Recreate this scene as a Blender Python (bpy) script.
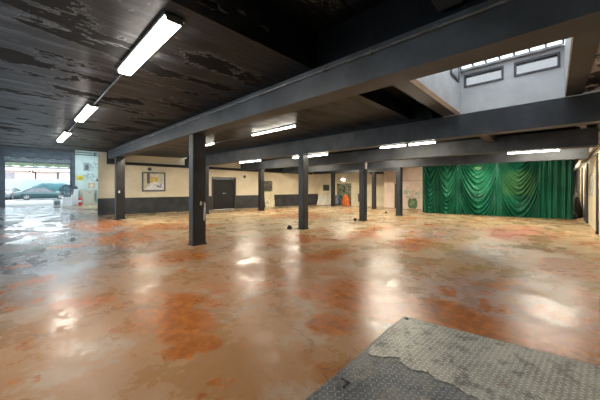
import bpy, bmesh, math, random
from mathutils import Vector, Matrix
random.seed(7)
for o in list(bpy.data.objects): bpy.data.objects.remove(o)
S = bpy.context.scene
C = S.collection
# ------------------------------------------------------------------ camera, world, exposure
cd = bpy.data.cameras.new('camera'); cam = bpy.data.objects.new('camera', cd); C.objects.link(cam)
cd.sensor_width = 36.0; cd.lens = 36.0*268/600; cd.shift_y = -14/600; cd.clip_start = .05; cd.clip_end = 300
cam.location = (0, 0, 1.5); cam.rotation_euler = (math.radians(90), 0, -math.radians(46.5))
S.camera = cam
w = bpy.data.worlds.new('overcast_sky'); S.world = w; w.use_nodes = True
wn = w.node_tree.nodes['Background']; wn.inputs[0].default_value = (.80, .91, 1, 1); wn.inputs[1].default_value = 2.7
S.view_settings.view_transform = 'Standard'; S.view_settings.look = 'None'
S.view_settings.exposure = 0.85; S.view_settings.gamma = 1; S.view_settings.use_curve_mapping = False
LAMP = 32.0      # radiance of the fluorescent diffusers

# ------------------------------------------------------------------ helpers
def part(name, bm, mat, parent=None, smooth=False):
    me = bpy.data.meshes.new(name); bm.normal_update(); bm.to_mesh(me); bm.free()
    o = bpy.data.objects.new(name, me); C.objects.link(o)
    if mat: me.materials.append(mat)
    if smooth:
        for p in me.polygons: p.use_smooth = True
    if parent: o.parent = parent
    return o
def tag(o, label, cat, group=None, kind=None):
    if label: o['label'] = label
    if cat: o['category'] = cat
    if group: o['group'] = group
    if kind: o['kind'] = kind
    return o
def thing(name, label, cat, loc=(0, 0, 0), rz=0, group=None):
    o = bpy.data.objects.new(name, None); C.objects.link(o); o.empty_display_size = .1
    o.location = loc; o.rotation_euler = (0, 0, rz)
    return tag(o, label, cat, group)
def struct(name, bm, mat):
    o = part(name, bm, mat); o['kind'] = 'structure'; return o
def bx(bm, x0, x1, y0, y1, z0, z1, M=None, bev=0):
    vs = [bm.verts.new(Vector(p)) for p in ((x0,y0,z0),(x1,y0,z0),(x1,y1,z0),(x0,y1,z0),(x0,y0,z1),(x1,y0,z1),(x1,y1,z1),(x0,y1,z1))]
    fs = [bm.faces.new([vs[i] for i in f]) for f in ((3,2,1,0),(4,5,6,7),(0,1,5,4),(1,2,6,5),(2,3,7,6),(3,0,4,7))]
    if bev:
        es = list({e for f in fs for e in f.edges})
        r = bmesh.ops.bevel(bm, geom=es, offset=bev, segments=2, affect='EDGES')
        vs = list({v for f in r['faces'] for v in f.verts} | {v for v in vs if v.is_valid})
    if M:
        for v in vs: v.co = M @ v.co
    return bm
def box(x0, x1, y0, y1, z0, z1, M=None, bev=0): return bx(bmesh.new(), x0, x1, y0, y1, z0, z1, M, bev)
def tube(bm, pts, r, n=8, closed=False):
    pts = [Vector(p) for p in pts]; rings = []; N = len(pts)
    for i, p in enumerate(pts):
        if closed: d = pts[(i+1) % N]-pts[i-1]
        else: d = pts[min(i+1, N-1)]-pts[max(i-1, 0)]
        d.normalize(); up = Vector((0, 0, 1)) if abs(d.z) < .9 else Vector((1, 0, 0))
        a = d.cross(up).normalized(); b = d.cross(a)
        rr = r[i] if isinstance(r, (list, tuple)) else r
        rings.append([bm.verts.new(p+(a*math.cos(2*math.pi*k/n)+b*math.sin(2*math.pi*k/n))*rr) for k in range(n)])
    for i in range(N if closed else N-1):
        A, B = rings[i], rings[(i+1) % N]
        for k in range(n): bm.faces.new((A[k], A[(k+1) % n], B[(k+1) % n], B[k]))
    if not closed:
        bm.faces.new(rings[0][::-1]); bm.faces.new(rings[-1])
    return bm
def lathe(bm, prof, c=(0, 0, 0), n=20, M=None):
    rings = []
    for r, z in prof:
        rings.append([bm.verts.new(Vector((c[0]+r*math.cos(2*math.pi*k/n), c[1]+r*math.sin(2*math.pi*k/n), c[2]+z))) for k in range(n)])
    for A, B in zip(rings, rings[1:]):
        for k in range(n): bm.faces.new((A[k], A[(k+1) % n], B[(k+1) % n], B[k]))
    bm.faces.new(rings[0][::-1]); bm.faces.new(rings[-1])
    if M:
        for R_ in rings:
            for v in R_: v.co = M @ v.co
    return bm
def prism(bm, poly, z0, z1, M=None):
    a = [bm.verts.new(Vector((x, y, z0))) for x, y in poly]; b = [bm.verts.new(Vector((x, y, z1))) for x, y in poly]
    n = len(poly); bm.faces.new(a[::-1]); bm.faces.new(b)
    for i in range(n): bm.faces.new((a[i], a[(i+1) % n], b[(i+1) % n], b[i]))
    if M:
        for v in a+b: v.co = M @ v.co
    return bm
def ring(bm, x0, x1, z0, z1, ya, yb, w, M=None):
    """rectangular frame in the x-z plane as one connected piece"""
    A = [[bm.verts.new(Vector(p)) for p in ((x0,y,z0),(x1,y,z0),(x1,y,z1),(x0,y,z1))] for y in (ya, yb)]
    B = [[bm.verts.new(Vector(p)) for p in ((x0+w,y,z0+w),(x1-w,y,z0+w),(x1-w,y,z1-w),(x0+w,y,z1-w))] for y in (ya, yb)]
    for k in range(4):
        j = (k+1) % 4
        bm.faces.new((A[0][k], A[0][j], B[0][j], B[0][k])); bm.faces.new((A[1][j], A[1][k], B[1][k], B[1][j]))
        bm.faces.new((A[0][j], A[0][k], A[1][k], A[1][j])); bm.faces.new((B[0][k], B[0][j], B[1][j], B[1][k]))
    bmesh.ops.recalc_face_normals(bm, faces=bm.faces)
    if M:
        for v in [v for q in A+B for v in q]: v.co = M @ v.co
    return bm
def dup(root, loc, label, rz=None, group=None):
    r = root.copy(); C.objects.link(r); r.location = loc; r['label'] = label
    if rz is not None: r.rotation_euler = (0, 0, rz)
    if group: r['group'] = group
    for ch in list(root.children):
        c = ch.copy(); C.objects.link(c); c.parent = r
        for g in ch.children:
            d = g.copy(); C.objects.link(d); d.parent = c
    return r

# ------------------------------------------------------------------ materials
class NT:
    def __init__(s, name):
        s.m = bpy.data.materials.new(name); s.m.use_nodes = True; s.t = s.m.node_tree; s.N = s.t.nodes; s.L = s.t.links
        s.b = s.N['Principled BSDF']
        s.pos = s.N.new('ShaderNodeNewGeometry').outputs['Position']
        s.oc = None
    def obj(s):
        if not s.oc: s.oc = s.N.new('ShaderNodeTexCoord').outputs['Object']
        return s.oc
    def set(s, i, v):
        if hasattr(v, 'is_linked') or hasattr(v, 'links'): s.L.new(v, i)
        else: i.default_value = (*v, 1) if isinstance(v, tuple) and len(v) == 3 and i.type == 'RGBA' else v
    def math(s, op, a, b=0.0, c=0.0, clamp=False):
        n = s.N.new('ShaderNodeMath'); n.operation = op; n.use_clamp = clamp
        s.set(n.inputs[0], a); s.set(n.inputs[1], b); s.set(n.inputs[2], c); return n.outputs[0]
    def vmap(s, v, scale=(1, 1, 1), loc=(0, 0, 0), rot=(0, 0, 0)):
        n = s.N.new('ShaderNodeMapping'); s.L.new(v, n.inputs[0]); n.inputs['Scale'].default_value = scale
        n.inputs['Location'].default_value = loc; n.inputs['Rotation'].default_value = rot; return n.outputs[0]
    def noise(s, v, scale=1, detail=5, rough=.55, dist=0, col=False):
        n = s.N.new('ShaderNodeTexNoise'); s.L.new(v, n.inputs['Vector']); n.inputs['Scale'].default_value = scale
        n.inputs['Detail'].default_value = detail; n.inputs['Roughness'].default_value = rough; n.inputs['Distortion'].default_value = dist
        return n.outputs['Color' if col else 'Fac']
    def step(s, v, a, b):
        n = s.N.new('ShaderNodeMapRange'); n.interpolation_type = 'SMOOTHSTEP'; s.L.new(v, n.inputs[0])
        if a <= b: n.inputs[1].default_value = a; n.inputs[2].default_value = b
        else: n.inputs[1].default_value = b; n.inputs[2].default_value = a; n.inputs[3].default_value = 1; n.inputs[4].default_value = 0
        return n.outputs[0]
    def mix(s, f, a, b):
        n = s.N.new('ShaderNodeMix'); n.data_type = 'RGBA'; s.set(n.inputs[0], f); s.set(n.inputs[6], a); s.set(n.inputs[7], b); return n.outputs[2]
    def mixf(s, f, a, b):
        n = s.N.new('ShaderNodeMix'); s.set(n.inputs[0], f); s.set(n.inputs[2], a); s.set(n.inputs[3], b); return n.outputs[0]
    def sep(s, v):
        n = s.N.new('ShaderNodeSeparateXYZ'); s.L.new(v, n.inputs[0]); return n.outputs
    def comb(s, x, y, z=0.0):
        n = s.N.new('ShaderNodeCombineXYZ'); s.set(n.inputs[0], x); s.set(n.inputs[1], y); s.set(n.inputs[2], z); return n.outputs[0]
    def vadd(s, a, b):
        n = s.N.new('ShaderNodeVectorMath'); n.operation = 'ADD'; s.L.new(a, n.inputs[0]); s.set(n.inputs[1], b); return n.outputs[0]
    def vscale(s, a, k):
        n = s.N.new('ShaderNodeVectorMath'); n.operation = 'SCALE'; s.L.new(a, n.inputs[0]); n.inputs[3].default_value = k; return n.outputs[0]
    def vor(s, v, scale, feat='F1', out='Distance', rnd=1):
        n = s.N.new('ShaderNodeTexVoronoi'); n.feature = feat; s.L.new(v, n.inputs['Vector']); n.inputs['Scale'].default_value = scale
        n.inputs['Randomness'].default_value = rnd; return n.outputs[out]
    def bump(s, h, strength=.3, dist=.01):
        n = s.N.new('ShaderNodeBump'); s.L.new(h, n.inputs['Height']); n.inputs['Strength'].default_value = strength
        n.inputs['Distance'].default_value = dist; s.L.new(n.outputs[0], s.b.inputs['Normal'])
    def out(s, col, rough=.5, metal=0.0, spec=None):
        s.set(s.b.inputs['Base Color'], col); s.set(s.b.inputs['Roughness'], rough); s.set(s.b.inputs['Metallic'], metal)
        if spec is not None: s.b.inputs['Specular IOR Level'].default_value = spec
        return s.m
def plain(name, col, rough=.5, metal=0.0, var=.12, scale=6, bump=.0, spec=None):
    t = NT(name); n = t.noise(t.obj(), scale, 4)
    c2 = tuple(c*(1-var*2) for c in col); c1 = tuple(min(1, c*(1+var)) for c in col)
    if bump: t.bump(n, bump, .01)
    return t.out(t.mix(t.step(n, .3, .7), c2, c1), rough, metal, spec)
def emis(name, col, k):
    m = bpy.data.materials.new(name); m.use_nodes = True; b = m.node_tree.nodes['Principled BSDF']
    b.inputs['Base Color'].default_value = (.9, .9, .9, 1); b.inputs['Emission Color'].default_value = (*col, 1); b.inputs['Emission Strength'].default_value = k; return m

def floor_mat():
    t = NT('worn_painted_concrete'); p = t.pos
    warp = t.vadd(p, t.vscale(t.noise(p, 1.3, 8, .68, col=True), 1.3))     # distorted position (+.65 offset)
    ws = t.sep(warp); X = ws[0]; Y = ws[1]; raw = t.sep(p)
    def blob(cx, cy, rx, ry, soft=.5):
        dx = t.math('DIVIDE', t.math('SUBTRACT', X, cx+.65), rx); dy = t.math('DIVIDE', t.math('SUBTRACT', Y, cy+.65), ry)
        d = t.math('SQRT', t.math('ADD', t.math('MULTIPLY', dx, dx), t.math('MULTIPLY', dy, dy)))
        return t.step(d, 1+soft*.5, 1-soft*.5)
    def mx(*a):
        r = a[0]
        for b in a[1:]: r = t.math('MAXIMUM', r, b)
        return r
    big = t.noise(p, .42, 3, .5); med = t.noise(p, 1.3, 9, .7, .2); fine = t.noise(p, 9, 6, .65); med2 = t.noise(t.vadd(p, (31., 7., 0.)), 1.05, 9, .7, .2)
    stre = t.noise(t.vmap(p, (1, .45, 1), rot=(0, 0, .25)), 2.2, 8, .7, .3)
    tan = t.mix(t.step(big, .38, .62), (.34, .158, .062), (.40, .21, .095))
    tan = t.mix(t.math('MULTIPLY', t.step(fine, .42, .62), .25), tan, (.42, .27, .16))
    # creamier concrete deep in the hall
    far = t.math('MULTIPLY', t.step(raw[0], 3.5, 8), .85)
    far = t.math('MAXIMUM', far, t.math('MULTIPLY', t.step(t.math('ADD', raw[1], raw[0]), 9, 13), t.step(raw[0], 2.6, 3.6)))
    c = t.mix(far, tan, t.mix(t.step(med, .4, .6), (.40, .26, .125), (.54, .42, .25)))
    # pale rubbed areas
    pale = t.math('MULTIPLY', t.step(med2, .52, .60), .5)
    c = t.mix(pale, c, (.47, .38, .29))
    # grey, bare concrete towards the vehicle entrance
    g = t.math('MULTIPLY', t.step(t.math('SUBTRACT', ws[1], t.math('MULTIPLY', ws[0], .9)), 3.2, 7.5), t.step(ws[0], 4.2, 2.2))
    gr = t.mix(t.step(stre, .42, .62), (.12, .125, .135), (.26, .255, .26))
    c = t.mix(g, c, gr)
    lav = t.math('MULTIPLY', mx(blob(4.6, .5, 1.2, .9, 1.2), blob(7.6, .9, 1.6, 1.0, 1.2), blob(9.5, 2.8, 2, 1.2, 1.4)), t.step(med, .38, .55))
    c = t.mix(t.math('MULTIPLY', lav, .8), c, (.33, .24, .24))
    # bright orange rust-coloured paint left in runs and puddles
    rust = mx(blob(1.35, 3.3, .42, .8, .5), blob(2.0, 5.9, .9, .55, .8), blob(2.5, 5.6, .5, .3), blob(2.1, 8.9, .9, 1.3, .9), blob(2.35, 1.66, .28, .3, .6),
              blob(7.3, 2.75, .7, .5, .8), blob(6.9, -.2, 1.0, .45, .8), blob(2.0, 13, .9, 2.4, .9), blob(9.8, 9.5, 1.5, 1.2, 1.2), blob(5.3, 5.6, 1.1, .5, 1.1), blob(4.9, -.6, 1.5, .35, .8), blob(4.6, 3.6, .8, .35, .9), blob(8.5, 4.4, 1.2, .4, 1.0), blob(3.6, 10.5, .8, 1.0, .9))
    rust = t.math('MULTIPLY', rust, t.step(med, .43, .475))
    strip = t.math('MULTIPLY', t.math('MULTIPLY', t.step(t.math('ADD', raw[0], t.math('MULTIPLY', raw[1], .17)), 3.0, 3.08), t.step(t.math('ADD', X, t.math('MULTIPLY', raw[1], .1)), 4.75, 4.35)), t.step(raw[1], 3.0, 2.0))
    spots = t.math('MULTIPLY', t.step(t.math('MULTIPLY', med, t.math('ADD', t.noise(p, .33, 2), .55)), .605, .625), t.step(raw[1], 16, 12))
    rust = mx(rust, strip, spots)
    rc = t.mix(t.step(fine, .4, .65), (.30, .076, .007), (.50, .155, .02))
    c = t.mix(t.math('MULTIPLY', rust, .9), c, rc)
    red = t.math('MULTIPLY', blob(11.3, .9, 1.9, .8, 1.0), t.step(med, .38, .52))
    c = t.mix(t.math('MULTIPLY', red, .7), c, (.42, .10, .09))
    # dark damp stains, cracks
    dk = t.math('MULTIPLY', t.step(t.noise(t.vadd(p, (5., 90., 0.)), 1.7, 9, .75), .58, .74), .4)
    c = t.mix(dk, c, (.16, .10, .07))
    cr = t.step(t.vor(warp, .42, 'DISTANCE_TO_EDGE'), .012, .002)
    cr = t.math('MULTIPLY', cr, t.step(med2, .42, .5))
    c = t.mix(t.math('MULTIPLY', cr, .55), c, (.09, .07, .06))
    gr2 = t.noise(p, 34, 4, .7); c = t.mix(t.math('MULTIPLY', t.step(gr2, .62, .72), .45), c, (.10, .065, .045)); c = t.mix(t.math('MULTIPLY', t.step(gr2, .38, .30), .35), c, (.60, .47, .36))
    rough = t.mixf(t.step(stre, .36, .6), .20, .42)
    rough = t.math('ADD', rough, t.math('MULTIPLY', fine, .12))
    rough = t.mixf(pale, rough, .42)
    gl = t.step(t.noise(t.vadd(p, (50., 3., 0.)), 1.1, 9, .72), .50, .54); rough = t.mixf(t.math('MULTIPLY', gl, t.math('SUBTRACT', 1.0, rust)), rough, .21)
    wet = t.math('MULTIPLY', t.math('MULTIPLY', g, t.step(t.noise(t.vmap(p, (1, .6, 1)), 1.5, 8, .7), .50, .53)), .9)
    rough = t.mixf(wet, rough, .07)
    rough = t.mixf(t.math('MULTIPLY', rust, .8), rough, .26)
    t.bump(t.math('ADD', t.math('MULTIPLY', med, .7), t.math('MULTIPLY', fine, .25)), .35, .012)
    return t.out(c, rough, 0, .45)
def ceil_mat():
    t = NT('peeling_black_ceiling_paint'); p = t.pos
    s = t.noise(t.vmap(p, (.22, 1.9, 1), rot=(0, 0, .12)), 1.9, 9, .72, .2); b = t.noise(t.vmap(p, (.55, 1.3, 1)), .95, 9, .68, .2); f = t.noise(p, 14, 5, .6)
    s2 = t.noise(t.vmap(p, (.5, 3, 1)), 3.5, 7, .7)
    x = t.sep(p)
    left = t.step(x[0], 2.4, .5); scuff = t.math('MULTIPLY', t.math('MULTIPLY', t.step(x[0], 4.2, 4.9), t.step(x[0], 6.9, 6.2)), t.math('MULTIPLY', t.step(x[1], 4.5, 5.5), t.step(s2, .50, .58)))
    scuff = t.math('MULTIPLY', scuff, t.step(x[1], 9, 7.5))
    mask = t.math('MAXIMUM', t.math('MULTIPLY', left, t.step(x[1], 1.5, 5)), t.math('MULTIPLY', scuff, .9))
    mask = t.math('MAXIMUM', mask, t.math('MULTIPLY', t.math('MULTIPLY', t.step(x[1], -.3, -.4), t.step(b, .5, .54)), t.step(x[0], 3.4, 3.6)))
    c = t.mix(t.math('MULTIPLY', t.step(s, .46, .62), t.math('MULTIPLY', mask, .95)), (.0042, .0055, .0075), (.17, .20, .24))  # lighter flaking streaks; the left bay's silvery sheen is put into this colour
    peel = t.math('MULTIPLY', t.step(b, .535, .55), t.step(x[0], 3.2, 2.2))
    c = t.mix(peel, c, (.003, .003, .003))
    fl = t.math('MULTIPLY', t.step(b, .528, .533), t.step(b, .542, .537)); fl = t.math('MULTIPLY', fl, t.step(x[0], 3.2, 2.2))
    c = t.mix(t.math('MULTIPLY', fl, .4), c, (.4, .4, .4))
    spk = t.math('MULTIPLY', t.step(t.vor(p, 5), .05, .03), t.step(t.noise(p, .9, 3), .55, .6))
    c = t.mix(spk, c, (.3, .3, .3))
    r = t.mixf(peel, t.mixf(t.step(s, .4, .6), .36, .5), .85)
    t.bump(t.math('SUBTRACT', t.math('ADD', s, t.math('MULTIPLY', f, .1)), t.math('MULTIPLY', peel, .6)), .45, .04)
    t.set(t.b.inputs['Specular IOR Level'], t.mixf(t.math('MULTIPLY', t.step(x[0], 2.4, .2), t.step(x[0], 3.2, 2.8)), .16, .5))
    pp = t.math('MULTIPLY', t.math('MULTIPLY', t.step(x[1], -.35, -.4), t.step(t.noise(p, 4, 6, .6), .5, .53)), t.step(x[0], 3.4, 3.6))
    c = t.mix(pp, c, (.45, .45, .46))
    return t.out(c, r)
def black_mat(name, col=(.028, .029, .033), rough=.38, worn=.5, hi=(.22, .22, .23)):
    t = NT(name); p = t.pos
    n = t.noise(p, 1.6, 6, .6); f = t.noise(p, 22, 6, .6); m = t.noise(t.vadd(p, (3., 2., 9.)), 3.2, 8, .72)
    c = t.mix(t.step(n, .35, .7), tuple(v*.75 for v in col), tuple(v*1.9 for v in col)); c = t.mix(t.math('MULTIPLY', t.step(t.noise(t.vmap(p, (1, 1, .4)), 6, 8, .7), .55, .68), .45), c, tuple(v*.3 for v in col))
    c = t.mix(t.math('MULTIPLY', t.step(m, .67, .72), worn), c, hi)
    t.bump(t.math('ADD', n, t.math('MULTIPLY', f, .15)), .25, .01)
    return t.out(c, t.mixf(n, rough-.08, rough+.12))
M = {}
M['floor'] = floor_mat(); M['ceil'] = ceil_mat()
M['column'] = black_mat('satin_black_column_paint', (.013, .0135, .015), .4)
M['beam'] = black_mat('scuffed_charcoal_beam_paint', (.028, .032, .038), .5, .5, (.20, .20, .21))
M['dark'] = black_mat('matt_black_paint', (.007, .007, .008), .6, .2)
t = NT('cream_wall_paint'); n_ = t.noise(t.pos, 1.1, 6, .6); M['cream'] = t.out(t.mix(t.step(n_, .35, .7), (.70, .60, .42), (.80, .71, .53)), .55)
M['wains'] = black_mat('charcoal_dado_paint', (.030, .032, .035), .45, .2)
M['pink'] = plain('faded_pink_wall_paint', (.80, .62, .50), .6, var=.06, scale=1.5)
M['cream2'] = plain('pale_cream_wall_paint', (.78, .69, .48), .55, var=.05, scale=1.5)
M['white'] = plain('dull_white_paint', (.62, .64, .66), .6, var=.05, scale=3)
M['mural'] = plain('pale_green_white_wall_paint', (.66, .74, .70), .6, var=.05, scale=2)
M['slate'] = plain('slate_blue_grey_paint', (.075, .088, .105), .55, var=.12, scale=2)
M['shutter'] = plain('grey_shutter_metal', (.20, .23, .25), .4, .3, var=.1, scale=4)
M['tube'] = emis('lit_fluorescent_diffuser', (1, .94, .84), LAMP)
M['tube2'] = emis('lit_bare_fluorescent_tube', (1, .93, .80), LAMP*.55)
M['fill_tube'] = emis('added_fill_diffuser', (1, .91, .74), LAMP*2.3)  # stronger glow for the added, unseen fill fixtures
M['house'] = plain('dark_lamp_housing', (.10, .10, .10), .4)
M['cond'] = plain('grey_conduit', (.22, .22, .22), .4, .3)
M['condd'] = plain('black_cable', (.02, .02, .02), .5)
def tread_mat(name, worn):
    t = NT(name); p = t.pos
    q = t.vmap(p, (1, 1, 1), rot=(0, 0, .1))
    s = t.sep(q); k = 26.0
    u = t.math('MULTIPLY', s[0], k); v = t.math('MULTIPLY', s[1], k)
    iu = t.math('FLOOR', u); iv = t.math('FLOOR', v)
    fu = t.math('SUBTRACT', t.math('FRACT', u), .5); fv = t.math('SUBTRACT', t.math('FRACT', v), .5)
    par = t.math('FLOORED_MODULO', t.math('ADD', iu, iv), 2)
    a = t.math('ADD', t.math('MULTIPLY', fu, .707), t.math('MULTIPLY', fv, .707)); b = t.math('SUBTRACT', t.math('MULTIPLY', fu, .707), t.math('MULTIPLY', fv, .707))
    l = t.mixf(par, a, b); ww = t.mixf(par, b, a)
    d = t.math('SQRT', t.math('ADD', t.math('POWER', t.math('DIVIDE', l, .50), 2), t.math('POWER', t.math('DIVIDE', ww, .17), 2)))
    bar = t.step(d, 1.1, .6)
    n = t.noise(p, 2.3, 8, .65); f = t.noise(p, 30, 5, .6); mud = t.noise(t.vadd(p, (4., 1., 2.)), 3.4, 8, .7, .5)
    mk = t.step(mud, .47, .60) if worn else t.step(mud, .60, .70)
    base = t.mix(t.step(n, .35, .65), *(((.11, .12, .135), (.22, .22, .215)) if worn else ((.25, .24, .215), (.42, .40, .35))))
    c = t.mix(t.math('MULTIPLY', bar, .85), base, (.30, .30, .29) if worn else (.62, .60, .53))
    c = t.mix(t.math('MULTIPLY', t.step(t.noise(t.vadd(p, (9., 9., 0.)), 7, 7, .75), .50, .62), .6), c, (.05, .05, .05))
    c = t.mix(t.math('MULTIPLY', mk, .8), c, t.mix(t.step(f, .35, .65), (.16, .145, .125), (.30, .27, .225)))
    c = t.mix(t.math('MULTIPLY', t.step(t.noise(p, 5, 6, .7), .63, .68), .5), c, (.26, .13, .05))
    h = t.math('MULTIPLY', bar, t.mixf(mk, 1.0, .25)) 
    t.bump(t.math('ADD', h, t.math('MULTIPLY', f, .2)), .9, .004)
    return t.out(c, t.mixf(bar, .55, .34), t.mixf(mk, .45, .1))
M['tread'] = tread_mat('worn_tread_plate_steel', False); M['tread_low'] = tread_mat('muddy_tread_plate_steel', True)

# ------------------------------------------------------------------ the setting
struct('floor', box(-4.2, 26, -1.25, 28.0, -.2, 0), M['floor'])
def ceil_slab(x0, x1, y0, y1, z, z1=None): bx(cb, x0, x1, y0, y1, z, z1 or 4.7)
cb = bmesh.new()
ceil_slab(-4.2, 3.0, 2.58, 16.4, 3.22)
ceil_slab(-4.2, 3.08, -1.25, 2.58, 3.75); bx(cb, 3.08, 3.36, -1.25, 2.58, 3.24, 4.7)
ceil_slab(3.0, 3.36, 2.58, 16.4, 3.24)
ceil_slab(3.36, 6.75, 2.58, 17.2, 3.16, 3.6); ceil_slab(3.36, 6.98, 1.86, 2.58, 3.5); ceil_slab(3.36, 6.75, -1.25, -.36, 3.12)
ceil_slab(6.98, 10.15, -1.25, 16.6, 3.08, 3.3); ceil_slab(10.15, 13.2, -1.25, 16.0, 3.0, 3.3); ceil_slab(13.2, 26, -1.25, 15.2, 2.94, 3.3)
for a in ((-4.2, 0, 16.6, 28), (4.6, 5.2, 16.6, 28), (0, 4.6, 16.6, 19.5), (0, 4.6, 27, 28)): ceil_slab(*a, 4.62, 4.8)
bx(cb, -4.2, 3.36, 16.4, 16.6, 3.22, 4.8); bx(cb, 6.75, 6.98, 1.86, 2.7, 3.08, 3.7)
struct('ceiling', cb, M['ceil'])

def wall_box(bm, P, Q, th, z0, z1, s0=None, s1=None, off=0):
    """box standing on the line P-Q; thickness grows to the left of P->Q (away from the room)"""
    P = Vector((*P, 0)); Q = Vector((*Q, 0)); d = (Q-P); L = d.length; d.normalize(); n = Vector((-d.y, d.x, 0))
    Mx = Matrix(((d.x, n.x, 0, P.x), (d.y, n.y, 0, P.y), (0, 0, 1, 0), (0, 0, 0, 1)))
    return bx(bm, 0 if s0 is None else s0, L if s1 is None else s1, off, off+th, z0, z1, Mx)
WP = (2.81, 16.83); WQ = (16.8, 13.9); FP = (16.8, 13.9); FQ = (18.75, 9.0)
WD = Vector((WQ[0]-WP[0], WQ[1]-WP[1], 0)).normalized(); WN = Vector((-WD.y, WD.x, 0))
MW = Matrix(((WD.x, WN.x, 0, WP[0]), (WD.y, WN.y, 0, WP[1]), (0, 0, 1, 0), (0, 0, 0, 1)))      # (s, depth behind wall face, z)
FD = Vector((FQ[0]-FP[0], FQ[1]-FP[1], 0)).normalized(); FN = Vector((-FD.y, FD.x, 0))
MF = Matrix(((FD.x, FN.x, 0, FP[0]), (FD.y, FN.y, 0, FP[1]), (0, 0, 1, 0), (0, 0, 0, 1)))
ds0, ds1 = 5.72, 7.32      # double door opening along the left wall
b = bmesh.new()
for a in ((0, ds0, 0, 3.3), (ds1, 14.3, 0, 3.3), (ds0, ds1, 2.06, 3.3)): bx(b, a[0], a[1], 0, .3, a[2], a[3], MW)
struct('wall_left', b, M['cream'])
b = bmesh.new()
bx(b, -.012, ds0, -.012, .0, 0, .87, MW); bx(b, -.012, 0, 0, .3, 0, .87, MW); bx(b, ds1, 14.25, -.012, 0, 0, .87, MW)
struct('baseboard_left', b, M['wains'])
b = bmesh.new(); bx(b, 7.85, 14.3, -.02, 0, 2.62, 3.1, MW); struct('trim_1', b, M['dark'])
b = bmesh.new(); fdo = (1.5, 2.68)
for a in ((0, fdo[0], 0, 3.1), (fdo[1], 5.27, 0, 3.1), (fdo[0], fdo[1], 1.72, 3.1)): bx(b, a[0], a[1], 0, .25, a[2], a[3], MF)
struct('wall_far', b, M['cream2'])
b = bmesh.new(); bx(b, fdo[0]-.1, fdo[1]+.1, 1.1, 1.2, 0, 2.0, MF); bx(b, fdo[0]-.1, fdo[0], .25, 1.2, 0, 2.0, MF); bx(b, fdo[1], fdo[1]+.1, .25, 1.2, 0, 2.0, MF); bx(b, fdo[0]-.1, fdo[1]+.1, .25, 1.2, 2.0, 2.1, MF)
struct('wall_alcove', b, M['cream2'])
b = bmesh.new()
for a in ((7.98, 8.75, 0, 3.0), (-.2, 7.5, 0, 3.0), (7.5, 7.98, 1.66, 3.0)): bx(b, 17.85, 18.05, a[0], a[1], a[2], a[3])
struct('wall_pink', b, M['pink'])
struct('door_2', box(17.98, 18.03, 7.5, 7.98, 0, 1.66), M['dark'])
b = bmesh.new(); bx(b, 18.05, 18.75, 8.5, 8.75, 0, 3.0); bx(b, 18.75, 19.0, 8.5, 9.3, 0, 3.0); struct('wall_return', b, M['cream2'])
b = bmesh.new(); bx(b, -4.2, 26, -1.25, -1.0, 0, 3.8); struct('wall_right', b, M['cream'])
struct('wall_aisle', box(18.05, 26, .05, .2, 0, 3.0), M['cream'])
struct('wall_end', box(26, 26.2, -1.25, 0, 0, 3.0), M['dark'])
added_wins = [(1.6, 7.2, .5, 3.1), (8.2, 15.4, .5, 3.1), (18.0, 26.5, .9, 4.2)]  # unseen windows added to let side daylight into the hall
b = bmesh.new(); yy = -1.25
for (ya, yb, za, zb) in added_wins:
    bx(b, -4.4, -4.2, yy, ya, 0, 4.8); bx(b, -4.4, -4.2, ya, yb, 0, za); bx(b, -4.4, -4.2, ya, yb, zb, 4.8); yy = yb
bx(b, -4.4, -4.2, yy, 28.0, 0, 4.8)
struct('wall_back', b, M['cream'])
# street front with the roller shutter opening, painted wall beside it
b = bmesh.new(); bx(b, -4.2, -.66, 28.0, 28.3, 0, 4.8); bx(b, -.66, 2.95, 28.0, 28.3, 3.62, 4.8); bx(b, 2.95, 3.18, 27.94, 28.3, 0, 4.8)
struct('wall_front', b, M['slate'])
struct('wall_mural', box(3.18, 5.0, 28.0, 28.3, 0, 4.8), M['mural'])
struct('wall_side', box(5.0, 5.2, 16.7, 28.0, 0, 4.8), M['mural'])
b = bmesh.new(); bx(b, 3.18, 5.0, 27.93, 28.0, 4.02, 4.08); bx(b, 4.42, 4.5, 27.93, 28, 4.0, 4.3); struct('trim_2', b, M['slate'])

# ------------------------------------------------------------------ beams
def beam(x0, x1, y0, y1, z0, z1, label):
    b = bmesh.new(); bx(b, x0, x1, y0, y1, z0, z1); o = part('concrete_beam', b, M['beam'])
    tag(o, label, 'beam', 'long roof beams'); return o
m1 = beam(3.0, 3.36, -1.0, 15.6, 2.81, 3.22, 'nearest long grey-black roof beam, resting on the two leftmost columns')
m2 = beam(6.75, 7.05, -1.0, 15.75, 2.6, 3.08, 'second long roof beam, under the far edge of the skylight')
m3 = beam(10.15, 10.45, -.81, 15.05, 2.54, 3.0, 'third long black roof beam, between the skylight beam and the curtain beam')
m4 = beam(13.2, 13.5, -.81, 14.35, 2.43, 2.94, 'long grey roof beam directly in front of the green curtain top')
m5 = beam(15.95, 16.2, 6.9, 13.7, 2.42, 2.94, 'farthest short black roof beam by the cream back wall')
tag(part('cross_beam', box(3.36, 6.75, 1.6, 1.86, 3.1, 4.2), M['beam']), 'wide dark cross beam along the left edge of the skylight', 'beam', 'cross beams')
tag(part('cross_beam', box(3.36, 6.75, -.36, -.15, 3.1, 4.7), M['beam']), 'grey cross beam along the right edge of the skylight', 'beam', 'cross beams')
tag(part('cross_beam', box(-4.2, 3.0, .65, .87, 3.3, 3.75), M['beam']), 'short dark cross beam high above the nearest roof beam at the top of the photo', 'beam', 'cross beams')
tag(part('cross_beam', box(7.05, 10.15, 1.3, 1.5, 2.85, 3.08), M['dark']), 'small reddish black cross beam behind the beam below the skylight', 'beam', 'cross beams')
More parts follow.
